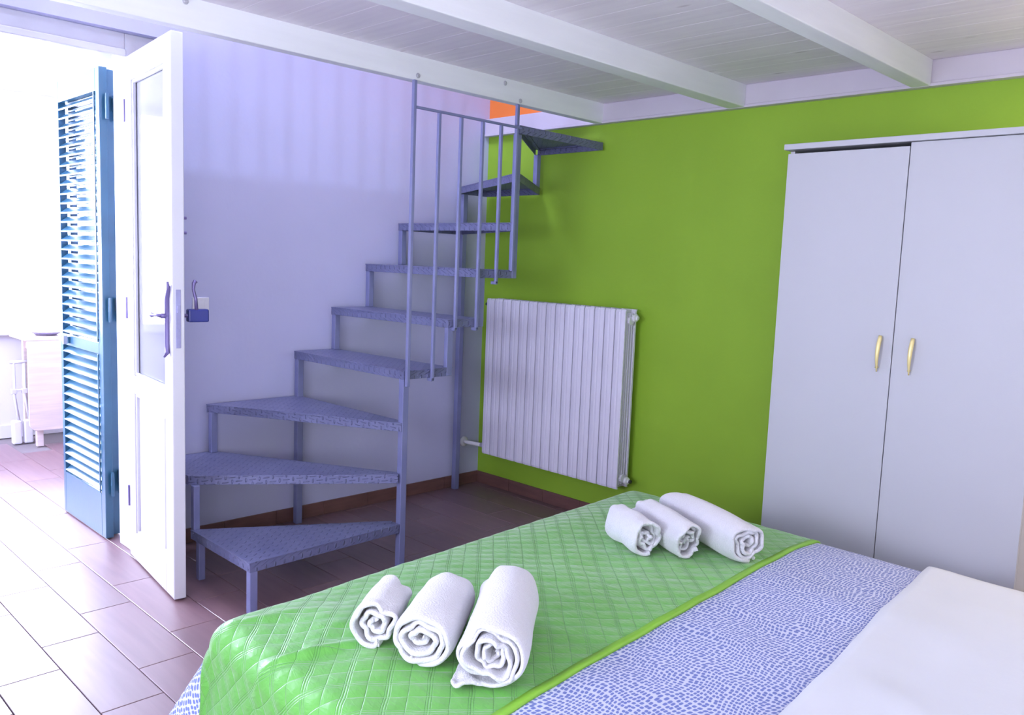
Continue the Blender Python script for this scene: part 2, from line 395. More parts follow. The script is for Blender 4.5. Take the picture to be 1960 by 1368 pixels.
g.box((WT, FY-.1, LO), (X0, .12, LO+.1)); g.box((X1, FY-.1, LO), (RX+.1, .12, LO+.1)); g.box((X0, FY-.1, LO), (X1, Y0, LO+.1)); g.box((X0, Y1, LO), (X1, .12, LO+.1))
tag(g.build('trim_3', M['plaster_white']), kind='structure')
# unseen room window behind the camera, added to let in daylight: frame and pane
win = thing('window_2', (2.3, FY-.05, .9), kind='structure')
g = G()
for a, b in (((1.6,1.2),(3.0,1.25)),((1.6,1.85),(3.0,1.9)),((1.6,1.25),(1.65,1.85)),((2.95,1.25),(3.0,1.85)),((2.27,1.25),(2.33,1.85))):
    g.box((a[0], FY-.08, a[1]), (b[0], FY-.03, b[1]))
g.build('window_frame', M['white_paint'], win, .004)
for a in (1.65, 2.33): G().box((a, FY-.06, 1.25), (a+.62, FY-.054, 1.85)).build('pane', M['glass'], win)

# ceiling: loft floor slab, boards, beams with bolts
BZ0, BZ1 = 2.278, 2.385
ceil = thing('ceiling', (.97, 0, BZ1), kind='structure')
G().box((.93, FY, 2.41), (RX, 0, 2.45)).build('loft_deck', M['beam'], ceil)
pb = None; pitch = .146
for i in range(35):
    y = -.035 - pitch*(i+1)
    if y < FY: break
    gg = G(); x0, x1, y0, y1, c = .97, RX, y+.0002, y+pitch-.0002, .0009
    v = [(x0,y0,2.41),(x1,y0,2.41),(x1,y1,2.41),(x0,y1,2.41),(x0,y0,BZ1+c),(x1,y0,BZ1+c),(x1,y1,BZ1+c),(x0,y1,BZ1+c),
         (x0,y0+c,BZ1),(x1,y0+c,BZ1),(x1,y1-c,BZ1),(x0,y1-c,BZ1)]
    gg.add(v, [(0,3,2,1),(0,1,5,4),(1,2,6,5),(2,3,7,6),(3,0,4,7),(4,5,9,8),(5,6,10,9),(6,7,11,10),(7,4,8,11),(8,9,10,11)])
    if pb is None: pb = gg.build('board', M['board'], ceil, origin=(x0, y, BZ1))
    else: inst(pb, (x0, y, BZ1), ceil)
for i, (x0, x1, zt) in enumerate(((.915, .97, 2.47), (1.765, 1.858, BZ1+.001), (2.64, 2.718, BZ1+.001), (3.52, 3.60, BZ1+.001))):
    bmo = G().box((x0, FY, BZ0), (x1, -.035 if i else 0, zt)).build('beam', M['beam'], ceil, .004)
    if i == 0:
        for (y, z) in ((-1.362, 2.300), (-.813, 2.362), (-.701, 2.294), (-2.431, 2.369), (-3.6, 2.33)):
            gb = G().tube([(.968, y, z), (.977, y, z)], .008, 6); gb.tube([(.967, y, z), (.972, y, z)], .012, 14)
            gb.build('bolt', M['bolt'], bmo, .001)
g = G(); g.box((0, -.035, BZ0+.012), (RX, 0, 2.386)); g.box((0, -.043, BZ0-.002), (RX, 0, BZ0+.013))
tag(g.build('trim_1', M['trim'], bevel=.003), kind='structure')

lr = thing('loft_railing', (.93, -2.5, 2.47), 'grey-blue steel railing along the open edge of the loft above the stairs', 'railing')
G().box((.92, -4.9, 3.36), (.945, -.74, 3.38)).build('handrail', M['steel'], lr)
for i in range(38):
    y = -4.85 + i*.11
    if i == 0: lb = G().box((.925, y-.008, 2.47), (.94, y+.008, 3.36)).build('baluster', M['steel'], lr, origin=(.93, y, 2.47))
    else: inst(lb, (.93, y, 2.47), lr)

# skirting: separate skirting tiles
for nm, along, length in (('baseboard_left', 'y', 2.26), ('baseboard_back', 'x', 2.35)):
    r = thing(nm, (0, 0, 0), kind='structure')
    n = int(length/.30)+1
    for i in range(n):
        a, b = i*.302+.0, min(i*.302+.30, length)
        if b-a < .03: break
        gg = G()
        if along == 'y': gg.box((0, -b, 0), (.010, -a, .077))
        else: gg.box((a+.010, -.010, 0), (b+.010, 0, .077))
        gg.build('skirting_tile', M['baseboard'], r, .002)

# ------------------------------------------------------------------ porch beyond the door
g = G(); g.box((PX-.1, PY0, 0), (PX, PY1, .80))
tag(g.build('wall_porch', M['plaster_white']), kind='structure')
g = G(); g.box((PX, PY0, 0), (WT, PY0-.1, 1.4)); g.box((PX, PY0, 2.4), (WT, PY0-.1, 2.6)); g.box((-1.7, PY0, .9), (-1.6, PY0-.1, 2.4)); tag(g.build('wall_porch_left', M['plaster_white']), kind='structure')
g = G(); g.box((PX-.1, PY1, 0), (WT, PY1+.1, 2.6)); tag(g.build('wall_porch_right', M['plaster_white']), kind='structure')
g = G(); g.box((PX-.15, PY0-.1, 2.6), (WT, PY1+.1, 2.7)); tag(g.build('trim_2', M['plaster_white']), kind='structure')
tag(G().box((PX, PY0, 0), (PX+.015, PY1, .10)).build('baseboard_porch', M['plaster_white'], bevel=.003), kind='structure')
win = thing('window_1', (PX, -2.7, .8), kind='structure')
g = G(); ys = [PY0, -3.35, -2.4, PY1]
g.box((PX-.07, PY0, .80), (PX-.02, PY1, .86)); g.box((PX-.07, PY0, 2.54), (PX-.02, PY1, 2.60))
for y in ys: g.box((PX-.07, y-.03, .86), (PX-.02, y+.03, 2.54))
g.build('window_frame', M['white_paint'], win, .004)
G().box((PX-.1, PY0, .79), (PX+.06, PY1, .815)).build('window_sill', M['white_paint'], win, .004)
for i in range(3): G().box((PX-.05, ys[i]+.03, .86), (PX-.044, ys[i+1]-.03, 2.54)).build('pane', M['glass'], win)

# door 1: frame, open glazed leaf
d1 = thing('door_1', (0, -2.27, 0), kind='structure')
g = G()
g.box((-.205, -2.262, 0), (-.05, OY1, OZ)); g.box((-.205, OY0, 0), (-.05, OY0+.045, OZ))
g.box((-.205, OY0+.045, 2.350), (-.05, -2.262, OZ)); g.box((-.05, OY0+.045, 2.350), (-.038, -2.262, 2.382))
g.build('door_frame', M['white_paint'], d1, .005)
hg = Vector((.0, -2.287, .008)); fe = Vector((.672, -2.360, .008))
ax = (fe-hg); LW = ax.length; ax.normalize(); ay = Vector((ax.y*-1, ax.x, 0)); az = Vector((0, 0, 1))   # ay points away from the camera side
LH = 2.325; TH = .05
def leaf(gx, gz, gy=(0, TH), g=None): return (g or G()).obox(hg, ax, ay, az, gx, gy, gz)
SW = .105
g = G(); leaf((0, SW), (0, LH), g=g); leaf((LW-SW, LW), (0, LH), g=g)
leafo = g.build('door_leaf', M['white_paint'], d1, .004)
leaf((SW, LW-SW), (LH-.11, LH)).build('rail', M['white_paint'], leafo, .003)
leaf((SW, LW-SW), (.80, .885)).build('rail', M['white_paint'], leafo, .003)
leaf((SW, LW-SW), (0, .13)).build('rail', M['white_paint'], leafo, .003)
g = G(); leaf((SW, LW-SW), (.13, .80), (.018, .032), g); leaf((SW+.045, LW-SW-.045), (.175, .755), (.010, .018), g)
g.build('panel', M['white_paint'], leafo, .006)
leaf((SW, LW-SW), (.885, LH-.11), (.022, .026)).build('glass_pane', M['door_glass'], leafo)
for zz in ((.885, LH-.11), (.13, .80)):        # mouldings round the panel and the pane
    g = G(); t = .014
    for yy in ((.006, .020), (TH-.020, TH-.006)):
        leaf((SW, SW+t), zz, yy, g); leaf((LW-SW-t, LW-SW), zz, yy, g)
        leaf((SW+t, LW-SW-t), (zz[0], zz[0]+t), yy, g); leaf((SW+t, LW-SW-t), (zz[1]-t, zz[1]), yy, g)
    g.build('moulding', M['white_paint'], leafo, .003)
def LP(a, b, c): return hg + ax*a + ay*b + az*c
# lock plate on the leaf edge
g = leaf((LW-.0005, LW+.0018), (1.07, 1.31), (.014, .034)); leaf((LW, LW+.006), (1.215, 1.245), (.018, .030), g)
leaf((LW, LW+.004), (1.135, 1.150), (.020, .028), g)
tag(g.build('lock_plate', M['lockplate'], leafo, .001), 'grey steel lock plate on the edge of the door')
# handle near side: back plate with curled ends, lever
hx = LW-.05
g = G(); g.tube([LP(hx+.03, -.012, 1.34), LP(hx+.02, -.005, 1.31), LP(hx, -.004, 1.27), LP(hx, -.004, 1.08), LP(hx+.01, -.007, 1.05), LP(hx, -.018, 1.03)], [.005, .009, .012, .012, .009, .005], 8)
g.tube([LP(hx, -.004, 1.20), LP(hx, -.03, 1.20)], .011, 10)
g.tube([LP(hx, -.03, 1.20), LP(hx-.05, -.036, 1.20), LP(hx-.10, -.033, 1.197), LP(hx-.115, -.033, 1.196)], [.008, .006, .007, .011], 8)
g.build('door_handle', M['brass'], leafo, smooth=True)
# far side: thin plate, spindle, block knob with an upright curled lever
g = leaf((hx-.018, hx+.018), (1.04, 1.32), (TH, TH+.004)); g.tube([LP(hx, TH, 1.20), LP(hx, TH+.03, 1.20)], .008, 8)
fh = g.build('door_handle', M['brass'], leafo)
G().obox(LP(hx, TH+.026, 1.20), ax, ay, az, (-.02, .02), (0, .085), (-.027, .027)).build('knob_block', M['lockblue'], d1, .006)
G().tube([LP(hx+.012, TH+.060, 1.225), LP(hx+.016, TH+.056, 1.27), LP(hx+.01, TH+.048, 1.31), LP(hx+.01, TH+.050, 1.335), LP(hx+.01, TH+.058, 1.345)], [.008, .007, .0065, .0085, .010], 8).build('lever', M['brass'], d1, smooth=True)
for z in (1.54, 1.60): G().tube([LP(LW-.012, TH, z), LP(LW-.012, TH+.012, z)], .006, 8).build('latch_pin', M['brass'], leafo)
# hinges
for z in (.25, 1.15, 2.05): G().tube([(.004, -2.287, z), (.004, -2.287, z+.10)], .008, 8).build('hinge', M['brass'], d1)

# door 2: cream door behind the wardrobe's right flank
d2 = thing('door_2', (3.55, 0, 0), kind='structure')
G().box((3.42, -.025, 0), (3.50, 0, 2.05)).box((4.24, -.025, 0), (4.32, 0, 2.05)).box((3.50, -.025, 1.97), (4.24, 0, 2.05)).build('door_frame', M['cream'], d2, .004)
G().box((3.50, -.018, .005), (4.24, 0, 1.97)).build('door_leaf', M['cream'], d2, .003)

# ------------------------------------------------------------------ shutters
def shutter(y0, x_near, label):
    r = thing('louvered_shutter', (x_near, y0, 0), label, 'shutter', 'blue louvered shutters')
    xf = -.918; T = .038; zt = 2.335; st = .055; mid0, mid1 = .945, 1.005
    G().box((x_near-st, y0, .008), (x_near, y0+T, zt)).build('stile', M['shutter'], r, .003)
    G().box((xf, y0, .008), (xf+.035, y0+T, zt)).build('stile', M['shutter'], r, .003)
    a, b = xf+.035, x_near-st
    G().box((a, y0, .008), (b, y0+T, .235)).build('rail', M['shutter'], r, .003)
    G().box((a, y0, mid0), (b, y0+T, mid1)).build('rail', M['shutter'], r, .003)
    G().box((a, y0, 2.225), (b, y0+T, zt)).build('rail', M['shutter'], r, .003)
    G().box((b-.014, y0-.006, .235), (b, y0, mid0)).box((b-.014, y0-.006, mid1), (b, y0, 2.225)).build('bead', M['shutter'], r, .002)
    sl = None
    for z0, z1 in ((.235, mid0), (mid1, 2.225)):
        n = round((z1-z0)/.0485)
        for i in range(n):
            z = z0 + (i+.5)*(z1-z0)/n
            if sl is None:
                g = G(); c, s_ = math.cos(math.radians(38)), math.sin(math.radians(38))
                # slats fall towards the camera side
                g.obox((0, y0+T/2, z), (1,0,0), (0, c, s_), (0, -s_, c), (a, b), (-.024, .024), (-.0045, .0045))
                sl = g.build('slat', M['shutter'], r, .002, origin=(x_near, y0, z))
            else: inst(sl, (x_near, y0, z), r)
    if y0 < -2.28:
     lt = G().box((-.80, y0-.012, .960), (-.765, y0, .995)).build('latch', M['shutter'], r, .002)
     G().tube([(-.88, y0-.02, .975), (-.80, y0-.02, .975)], .008, 8).box((-.79, y0-.03, .955), (-.775, y0-.012, 1.0)).build('latch_bolt', M['bolt'], lt)
    for z in (.28, 1.16, 2.14):
        g = G().box((x_near, y0+T-.012, z), (x_near+.022, y0+T, z+.06)); g.tube([(x_near+.022, y0+T-.010, z-.05), (x_near+.022, y0+T-.010, z+.07)], .008, 8)
        g.build('hinge', M['shutter'], r)
    return r
shutter(-2.298, -.285, 'blue louvered shutter leaf standing open outside the doorway, nearer to the camera')
shutter(-2.248, -.33, 'blue louvered shutter leaf folded behind the front one')

# ------------------------------------------------------------------ porch furniture: drop-leaf table, dish, folded rack
tb = thing('drop_leaf_table', (-2.85, -1.6, 0), 'pale wooden drop-leaf table with rounded hanging leaf on the sunny porch', 'table')
G().box((-3.02, -2.02, .785), (-2.625, -1.25, .81)).build('table_top', M['oak'], tb, .004)
def rrect(y0, y1, z0, z1, r):
    p = [(y0, z1)]
    for k in range(7):
        t = math.pi + k*math.pi/12; p.append((y0+r+r*math.cos(t), z0+r+r*math.sin(t)))
    for k in range(7):
        t = 1.5*math.pi + k*math.pi/12; p.append((y1-r+r*math.cos(t), z0+r+r*math.sin(t)))
    return p + [(y1, z1)]
g = G(); p = rrect(-2.005, -1.26, .125, .784, .06); n = len(p)
g.add([(-2.64, y, z) for y, z in p] + [(-2.618, y, z) for y, z in p], [list(range(n)), list(range(n, 2*n))[::-1]] + [(i, (i+1)%n, n+(i+1)%n, n+i) for i in range(n)])
g.build('drop_leaf', M['oak'], tb, .003)
for (x, y) in ((-2.68, -1.925), (-2.68, -1.35), (-2.97, -1.925), (-2.97, -1.35)):
    G().prism([(x-.022, y-.022), (x+.022, y-.022), (x+.022, y+.022), (x-.022, y+.022)], 0, .785).build('leg', M['oak'], tb, .003)
for y in (-1.93, -1.36): G().box((-2.98, y, .70), (-2.67, y+.02, .785)).build('apron', M['oak'], tb, .002)
g = G(); cx, cy = -2.80, -1.83; prof = [(.0, .812), (.07, .812), (.11, .835), (.112, .838), (.07, .822), (0, .818)]; n = 28
v = [(cx+r*math.cos(k*2*math.pi/n), cy+r*math.sin(k*2*math.pi/n), z) for r, z in prof for k in range(n)]
g.add(v, [(i*n+k, i*n+(k+1)%n, (i+1)*n+(k+1)%n, (i+1)*n+k) for i in range(len(prof)-1) for k in range(n)])
tag(g.build('dish', M['dish'], smooth=True), 'shallow grey violet dish on the porch table', 'dish')
rk = thing('folding_rack', (-2.86, -1.98, 0), 'white folded metal rack with pale clips stored under the porch table end', 'rack')
for y in (-2.035, -1.965):
    G().tube([(-2.86, y, .61), (-2.86, y, .35), (-2.84, y+.02, .17)], .010, 8).build('leg', M['plastic'], rk, smooth=True)
G().tube([(-2.86, -2.06, .61), (-2.86, -1.90, .61)], .012, 8).build('bar', M['plastic'], rk, smooth=True)
G().tube([(-2.85, -2.05, .40), (-2.85, -1.90, .40)], .007, 8).build('bar', M['plastic'], rk, smooth=True)
for y in (-2.04, -1.97): G().box((-2.875, y-.018, .375), (-2.84, y+.018, .41)).build('clip', M['plastic'], rk, .004)
for y in (-2.035, -1.96): G().box((-2.88, y-.025, 0), (-2.82, y+.035, .175)).build('foot', M['plaster_white'], rk, .01)

# ------------------------------------------------------------------ wall fittings
sw = thing('wall_switch', (0, -1.93, 1.20), 'white wall switch plate just behind the blue knob of the door', 'switch')
G().box((0, -1.975, 1.165), (.009, -1.890, 1.247)).build('plate', M['plastic'], sw, .003)
G().box((.009, -1.95, 1.18), (.013, -1.915, 1.232)).build('rocker', M['plastic'], sw, .002)

# radiator
rd = thing('radiator', (.2, -.1, .25), 'white sectional wall radiator beside the stairs on the green wall', 'radiator')
RX0, RX1, NS = .203, 1.300, 15; ps = (RX1-RX0)/NS; rf = -.162; rb = -.058
def rad_section(x):
    g = G(); z0, z1 = .255, 1.250; wv = ps-.0068
    # front plate profile with shallow ridges, wavy ends
    pr = []; m_ = 8
    for k in range(m_+1):
        t = k/m_; xx = x + t*wv
        pr.append((xx, rf + .0028*(math.sin(t*math.pi*3)**2) + (.004 if k in (0, m_) else 0)))
    poly = pr + [(x+wv, rf+.014), (x+wv*.58, rf+.014), (x+wv*.58, rb-.012), (x+wv, rb-.012), (x+wv, rb), (x, rb), (x, rb-.012), (x+wv*.42, rb-.012), (x+wv*.42, rf+.014), (x, rf+.014)]
    n = len(poly)
    def ring(z, s): return [(px_, py_ + s, z) for px_, py_ in poly]
    # main body; top/bottom edges of the front plate lean back a little
    v = ring(z0, .004) + ring(z0+.012, 0) + ring(z1-.014, 0) + ring(z1, .006)
    f = [(i*n+k, i*n+(k+1)%n, (i+1)*n+(k+1)%n, (i+1)*n+k) for i in range(3) for k in range(n)]
    f += [list(range(n))[::-1], list(range(3*n, 4*n))]
    g.add(v, f)
    for fy in (-.128, -.108, -.088): g.box((x+.004, fy-.002, z0+.02), (x+wv-.004, fy+.002, z1-.02))
    for zc in (z0+.055, z1-.06): g.tube([(x-.001, -.108, zc), (x+ps+.001, -.108, zc)], .024, 12)
    return g
s0 = rad_section(RX0).build('section', M['radiator'], rd, origin=(RX0, -.1, .25))
for i in range(1, NS): inst(s0, (RX0+ps*i, -.1, .25), rd)
for z, nm in ((1.205, 'air_vent'), (.295, 'plug')):
    g = G().tube([(RX1-.004, -.085, z), (RX1+.014, -.085, z), (RX1+.018, -.085, z), (RX1+.026, -.085, z)], [.021, .021, .012, .011], 14)
    g.build(nm, M['plastic'], rd, .001)
tag(G().tube([(RX1+.024, -.085, .295), (RX1+.038, -.085, .295)], .010, 8).build('drain_nipple', M['black'], rd), 'dark drain nipple')
g = G().tube([(RX0+.002, -.108, 1.195), (RX0-.035, -.108, 1.195), (RX0-.04, -.108, 1.19)], [.013, .013, .009], 10); g.tube([(RX0-.022, -.108, 1.195), (RX0-.022, -.14, 1.215)], .011, 8)
tag(g.build('valve', M['valve'], rd), 'dark green bleed valve')
g = G().tube([(RX0+.002, -.125, .30), (RX0-.045, -.125, .295)], [.017, .015], 12)
tag(g.build('valve_nut', M['bolt'], rd), 'steel pipe nut')
G().tube([(RX0-.04, -.125, .295), (.02, -.135, .292), (0.0, -.135, .292)], .013, 12).build('pipe', M['plastic'], rd, smooth=True)
G().tube([(0, -.135, .292), (.006, -.135, .292), (.012, -.135, .292)], [.034, .034, .022], 20).build('escutcheon', M['plastic'], rd, smooth=True)
for x in (.45, 1.05):
    for z in (.30, 1.16): G().box((x-.015, rb, z), (x+.015, 0, z+.03)).build('bracket', M['plastic'], rd)

# ------------------------------------------------------------------ wardrobe
wx0, wx1, wy = 2.405, 3.345, -.62
wd = thing('wardrobe', (2.87, -.31, 0), 'large white two-door wardrobe with gold handles against the green wall', 'wardrobe')
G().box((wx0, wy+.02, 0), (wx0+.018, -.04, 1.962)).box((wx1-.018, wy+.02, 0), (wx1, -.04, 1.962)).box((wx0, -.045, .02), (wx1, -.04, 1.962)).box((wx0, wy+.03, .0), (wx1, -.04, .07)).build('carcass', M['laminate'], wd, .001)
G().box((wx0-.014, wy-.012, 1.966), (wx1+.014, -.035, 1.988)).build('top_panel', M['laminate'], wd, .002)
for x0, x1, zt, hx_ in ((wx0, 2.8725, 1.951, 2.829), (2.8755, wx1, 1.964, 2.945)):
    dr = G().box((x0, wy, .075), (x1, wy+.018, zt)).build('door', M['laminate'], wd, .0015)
    # tapered gold bow handle, thick at the top
    zt_, zb_ = 1.262, 1.128; pts = []; rr = []
    for k in range(13):
        t = k/12; pts.append((hx_+.002-.004*t, wy-.010-.013*math.sin(math.pi*min(1, t*1.02)), zt_-(zt_-zb_)*t)); rr.append(.0028+.0052*max(0, math.sin(math.pi*min(1, (t+.08)**.62)))**.8)
    g = G().tube(pts, rr, 12); g.tube([(hx_, wy, zt_-.014), (hx_, wy-.016, zt_-.014)], .005, 8); g.tube([(hx_-.003, wy, zb_+.016), (hx_-.003, wy-.016, zb_+.016)], .004, 8)
    tag(g.build('handle', M['gold'], dr, smooth=True), 'gold tapered handle')

# ------------------------------------------------------------------ staircase
st = thing('staircase', (.5, -1.1, 0), 'grey-blue steel open staircase with checker plate treads and baluster railing along the lavender wall', 'staircase')
Zt = [.224, .468, .713, .959, 1.195, 1.440, 1.683, 1.935, 2.172]
TK = .042
LX = .035; RXs = .972
treads = [
 [(.972, -1.405), (.972, -1.44), (1.000, -2.190), (.45, -2.190), (.90, -1.405)],
 [(.972, -1.42), (.43, -2.190), (LX, -2.190), (LX, -1.885), (.93, -1.395)],
 [(.972, -1.41), (LX, -1.920), (LX, -1.395), (.95, -1.37)],
 [(RXs, -1.405), (LX, -1.425), (LX, -1.160), (RXs, -1.105)],
 [(RXs, -1.142), (LX, -1.195), (LX, -.935), (RXs, -.905)],
 [(RXs, -.943), (LX, -.970), (LX, -.710), (RXs, -.690)],
 [(RXs, -.732), (LX, -.742), (LX, -.245), (.965, -.685)],
 [(.968, -.712), (LX, -.275), (LX, -.035), (.505, -.035), (.972, -.685)],
 [(.968, -.712), (.468, -.055), (.468, -.025), (.972, -.025), (.985, -.712)],
]
def inset(poly, d):
    c = Vector((sum(p[0] for p in poly)/len(poly), sum(p[1] for p in poly)/len(poly), 0)); n = len(poly)
    ar = sum(poly[i][0]*poly[(i+1)%n][1]-poly[(i+1)%n][0]*poly[i][1] for i in range(n)); sg = 1 if ar > 0 else -1
    L = []
    for i in range(n):
        a, b = Vector((*poly[i], 0)), Vector((*poly[(i+1)%n], 0)); t = (b-a).normalized(); nn = Vector((-t.y, t.x, 0))*sg
        L.append((a+nn*d, t))
    out = []
    for i in range(n):
        (p, t), (q, u) = L[i-1], L[i]; den = t.x*u.y-t.y*u.x
        if abs(den) < 1e-4: out.append((q.x, q.y)); continue
        k = ((q.x-p.x)*u.y-(q.y-p.y)*u.x)/den; out.append((p.x+t.x*k, p.y+t.y*k))
    return out
for k, (poly, zt) in enumerate(zip(treads, Zt)):
    tr = G().prism(poly, zt-.006, zt).build('tread', M['plate'], st, .001)
    # angle-iron skirt hanging under the plate: one flat per side
    n = len(poly); ar = sum(poly[i][0]*poly[(i+1)%n][1]-poly[(i+1)%n][0]*poly[i][1] for i in range(n))
    g = G(); q0 = inset(poly, .001)
    for i in range(n):
        a, b = Vector((*q0[i], 0)), Vector((*q0[(i+1)%n], 0)); L_ = (b-a).length
        if L_ < .03: continue
        t = (b-a).normalized(); nn = Vector((-t.y, t.x, 0))*(1 if ar > 0 else -1)
        g.obox(a, t, nn, Vector((0,0,1)), (0, L_), (0, .005), (zt-TK, zt-.0062))
        g.obox(a, t, nn, Vector((0,0,1)), (.01, L_-.01), (.005, .028), (zt-.012, zt-.0064))
    g.build('tread_frame', M['plate'], tr, .0008)
def post(x, y, z0, z1, s=.036, sy=None, nm='post'):
    sy = sy or s
    return G().box((x-s/2, y-sy/2, z0), (x+s/2, y+sy/2, z1)).build(nm, M['steel'], st, .003)
post(.955, -1.388, 0, Zt[3]-TK+.001, .034)                 # outer newel under the fourth tread
post(.982, -2.170, 0, Zt[0]-TK, .034, nm='leg')
post(.50, -2.165, 0, Zt[0]-TK, .030, nm='leg')
post(.455, -2.168, Zt[0], Zt[1]-TK, .030, nm='leg')
post(.055, -2.165, 0, Zt[1]-TK, .034, nm='leg')
post(.058, -1.895, Zt[1], Zt[2]-TK, .034, nm='leg')
post(.055, -1.405, 0, Zt[3]-TK, .036, nm='leg')
for k, y in ((3, -1.176), (4, -.951), (5, -.724)): post(.055, y, Zt[k], Zt[k+1]-TK, .034, nm='riser_post')
post(.052, -.245, 0, Zt[7]-TK, .036)                       # long rear post from the floor
post(.488, -.052, Zt[7], Zt[8]-TK, .032, nm='riser_post')
post(.9595, -1.124, Zt[3]-TK, Zt[4]-TK, .026, .036, 'riser_post')
post(.9595, -.924, Zt[4]-TK, Zt[5]-TK, .026, .036, 'riser_post')
post(.9590, -.700, Zt[5]-TK, Zt[8]-TK, .028, .034, 'post')
post(.958, -.706, Zt[8]-TK, BZ0, .018, .018, 'post')
# railing
bx = .985
G().box((bx-.006, -1.385, 2.152), (bx+.006, -.70, 2.164)).build('handrail', M['steel'], st, .002)
b1 = G().box((bx-.009, -1.401, .885), (bx+.009, -1.383, 2.275)).build('baluster', M['steel'], st, .003)
for y, z in ((-1.243, .905), (-1.107, 1.143), (-.968, 1.140), (-.843, 1.370), (-.733, 1.435)):
    bo = G().box((bx-.008, y-.008, z), (bx+.008, y+.008, 2.152)).build('baluster', M['steel'], st, .003)
    if z != 1.435: G().box((.960, y-.012, z-.004), (bx+.008, y+.006, z+.012)).build('foot_tab', M['steel'], bo, .002)

# ------------------------------------------------------------------ bed and bedding
BO = Vector((2.082, -1.075, 0)); EU = Vector((1, -.02, 0)); EV = Vector((.0625, -1, 0))
BW, BL, BT = 1.775, 2.10, .565
def bed_surf(u, v, off):
    """point on the draped bedding at offset off; u from foot to head, v from far side to near side"""
    ou = max(0, -u); ov = v-BW if v > BW else (v if v < 0 else 0)
    cu = max(0, u); cv = min(max(v, 0), BW)
    p = BO + EU*cu + EV*cv
    r = math.hypot(ou, ov); pz = .010*noise.noise(Vector((u*2.3, v*2.3, .3))) + .004*noise.noise(Vector((u*7, v*7, 5)))
    edge = min(cu, cv, BW-cv); pz *= min(1, edge/.10+.15)
    pz += .018*(1-math.exp(-max(0, edge)/.12)) 
    if r < 1e-9: return p + Vector((0, 0, BT+pz+off))
    d = (-EU.normalized()*ou + EV.normalized()*ov).normalized()
    th = math.atan2(ou, abs(ov)); R = .055
    fl = .09 + .34*math.sin(2*th)**2 + .06*math.sin(th) + .05*math.sin((u*1.0+v)*19)*min(1, r/.2)
    rr = R+off
    if r < R*H: a = r/R; out = rr*math.sin(a); dz = R - rr*math.cos(a)
    else: s = r-R*H; out = rr + s*fl; dz = R + s*math.sqrt(max(.1, 1-fl*fl))
    return p + d*out + Vector((0, 0, BT + pz - dz))
def cloth(name, u0, u1, v0, v1, off, m, step, thick, uvfn=None, mod=None):
    nu = max(2, round((u1-u0)/step)); nv = max(2, round((v1-v0)/step))
    me = bpy.data.meshes.new(name); vs = []; uvs = []
    for i in range(nu+1):
        for j in range(nv+1):
            u = u0+(u1-u0)*i/nu; v = v0+(v1-v0)*j/nv
            du, dv = (mod(u, v) if mod else (0, 0)); p = bed_surf(u+du, v+dv, off)
            vs.append(p); uvs.append((u, v))
    fs = [(i*(nv+1)+j, i*(nv+1)+j+1, (i+1)*(nv+1)+j+1, (i+1)*(nv+1)+j) for i in range(nu) for j in range(nv)]
    me.from_pydata(vs, [], fs); me.update()
    uvl = me.uv_layers.new(name='UVMap')
    for l in me.loops: uvl.data[l.index].uv = uvs[l.vertex_index]
    bm = bmesh.new(); bm.from_mesh(me)
    c = [f for f in bm.faces][len(bm.faces)//2]
    if c.normal.z < 0: bmesh.ops.reverse_faces(bm, faces=bm.faces)
    bm.to_mesh(me); bm.free()
    o = bpy.data.objects.new(name, me); COL.objects.link(o)
    sm = o.modifiers.new('solid', 'SOLIDIFY'); sm.thickness = thick; sm.offset = -1
    finish(o, m, 0, True); return o
bd = thing('bed', (BO + EU*1.0 + EV*.9)[:], 'double bed standing foot towards the stairs, under green and blue bedding', 'bed')
def bq(u0, u1, v0, v1, z0, z1, g=None):
    g = g or G(); P = [BO+EU*u+EV*v for u, v in ((u0,v0),(u0,v1),(u1,v1),(u1,v0))]
    return g.prism([(p.x, p.y) for p in P], z0, z1)
bq(.02, BL, .02, BW-.02, .30, BT-.012).build('mattress', M['mattress'], bd, .05, seg=5)
bq(.05, BL, .05, BW-.05, .18, .295).build('bed_base', M['bedframe'], bd, .005)
for u in (.15, 1.95):
    for v in (.15, BW-.15): bq(u-.03, u+.03, v-.03, v+.03, 0, .18).build('leg', M['bedframe'], bd, .004)
# patterned cover
tag(cloth('bed_cover', -.50, 1.30, -.42, BW+.42, .004, M['dots'], .02, .003), 'white bed cover printed with blue dashes, spread over the bed', 'bed cover')
# green quilt runner
def q_off(u, v):
    return (0, 0)
qr = cloth('green_quilt', -.065, .765, -.33, BW+.36, .013, M['quilt'], .0075, .007, mod=q_off)
qm = qr.data
for v in qm.vertices:                             # folds by the near corner and soft wrinkles towards the foot
    x, y, z = v.co
    w1 = math.exp(-((y+2.72)/.28)**2) * max(0, 1-(x-2.2)/.75)
    n1 = noise.noise(Vector((x*6+y*3, y*5-x*3, 1))); r1 = (1-abs(noise.noise(Vector(((x+y*.5)*3.4, (y-x*.2)*2.2, 4))))*2.2)
    v.co.z += w1*(.006*n1 + .010*max(0, r1)**3) + .0018*noise.noise(Vector((x*22, y*22, 2)))
    f1 = math.exp(-((x-(2.43+.10*math.sin((y+2.9)*5)))/.016)**2) * math.exp(-((y+2.86)/.16)**2)
    v.co.z += .013*f1
tag(qr, 'bright green quilted bed runner lying across the foot of the bed', 'quilt')
eg = cloth('border', .750, .771, -.33, BW+.36, .0145, M['quilt_edge'], .009, .009)
eg.parent = qr; tag(eg, 'smooth yellow-green bound edge')
# white sheet folded back
tag(cloth('white_sheet', 1.135, 2.08, -.30, BW+.30, .016, M['sheet'], .025, .012, mod=lambda u, v: (.05*max(0, v)/1.3*(2.08-u)/.94, 0)), 'plain white sheet folded back over the head half of the bed', 'sheet')

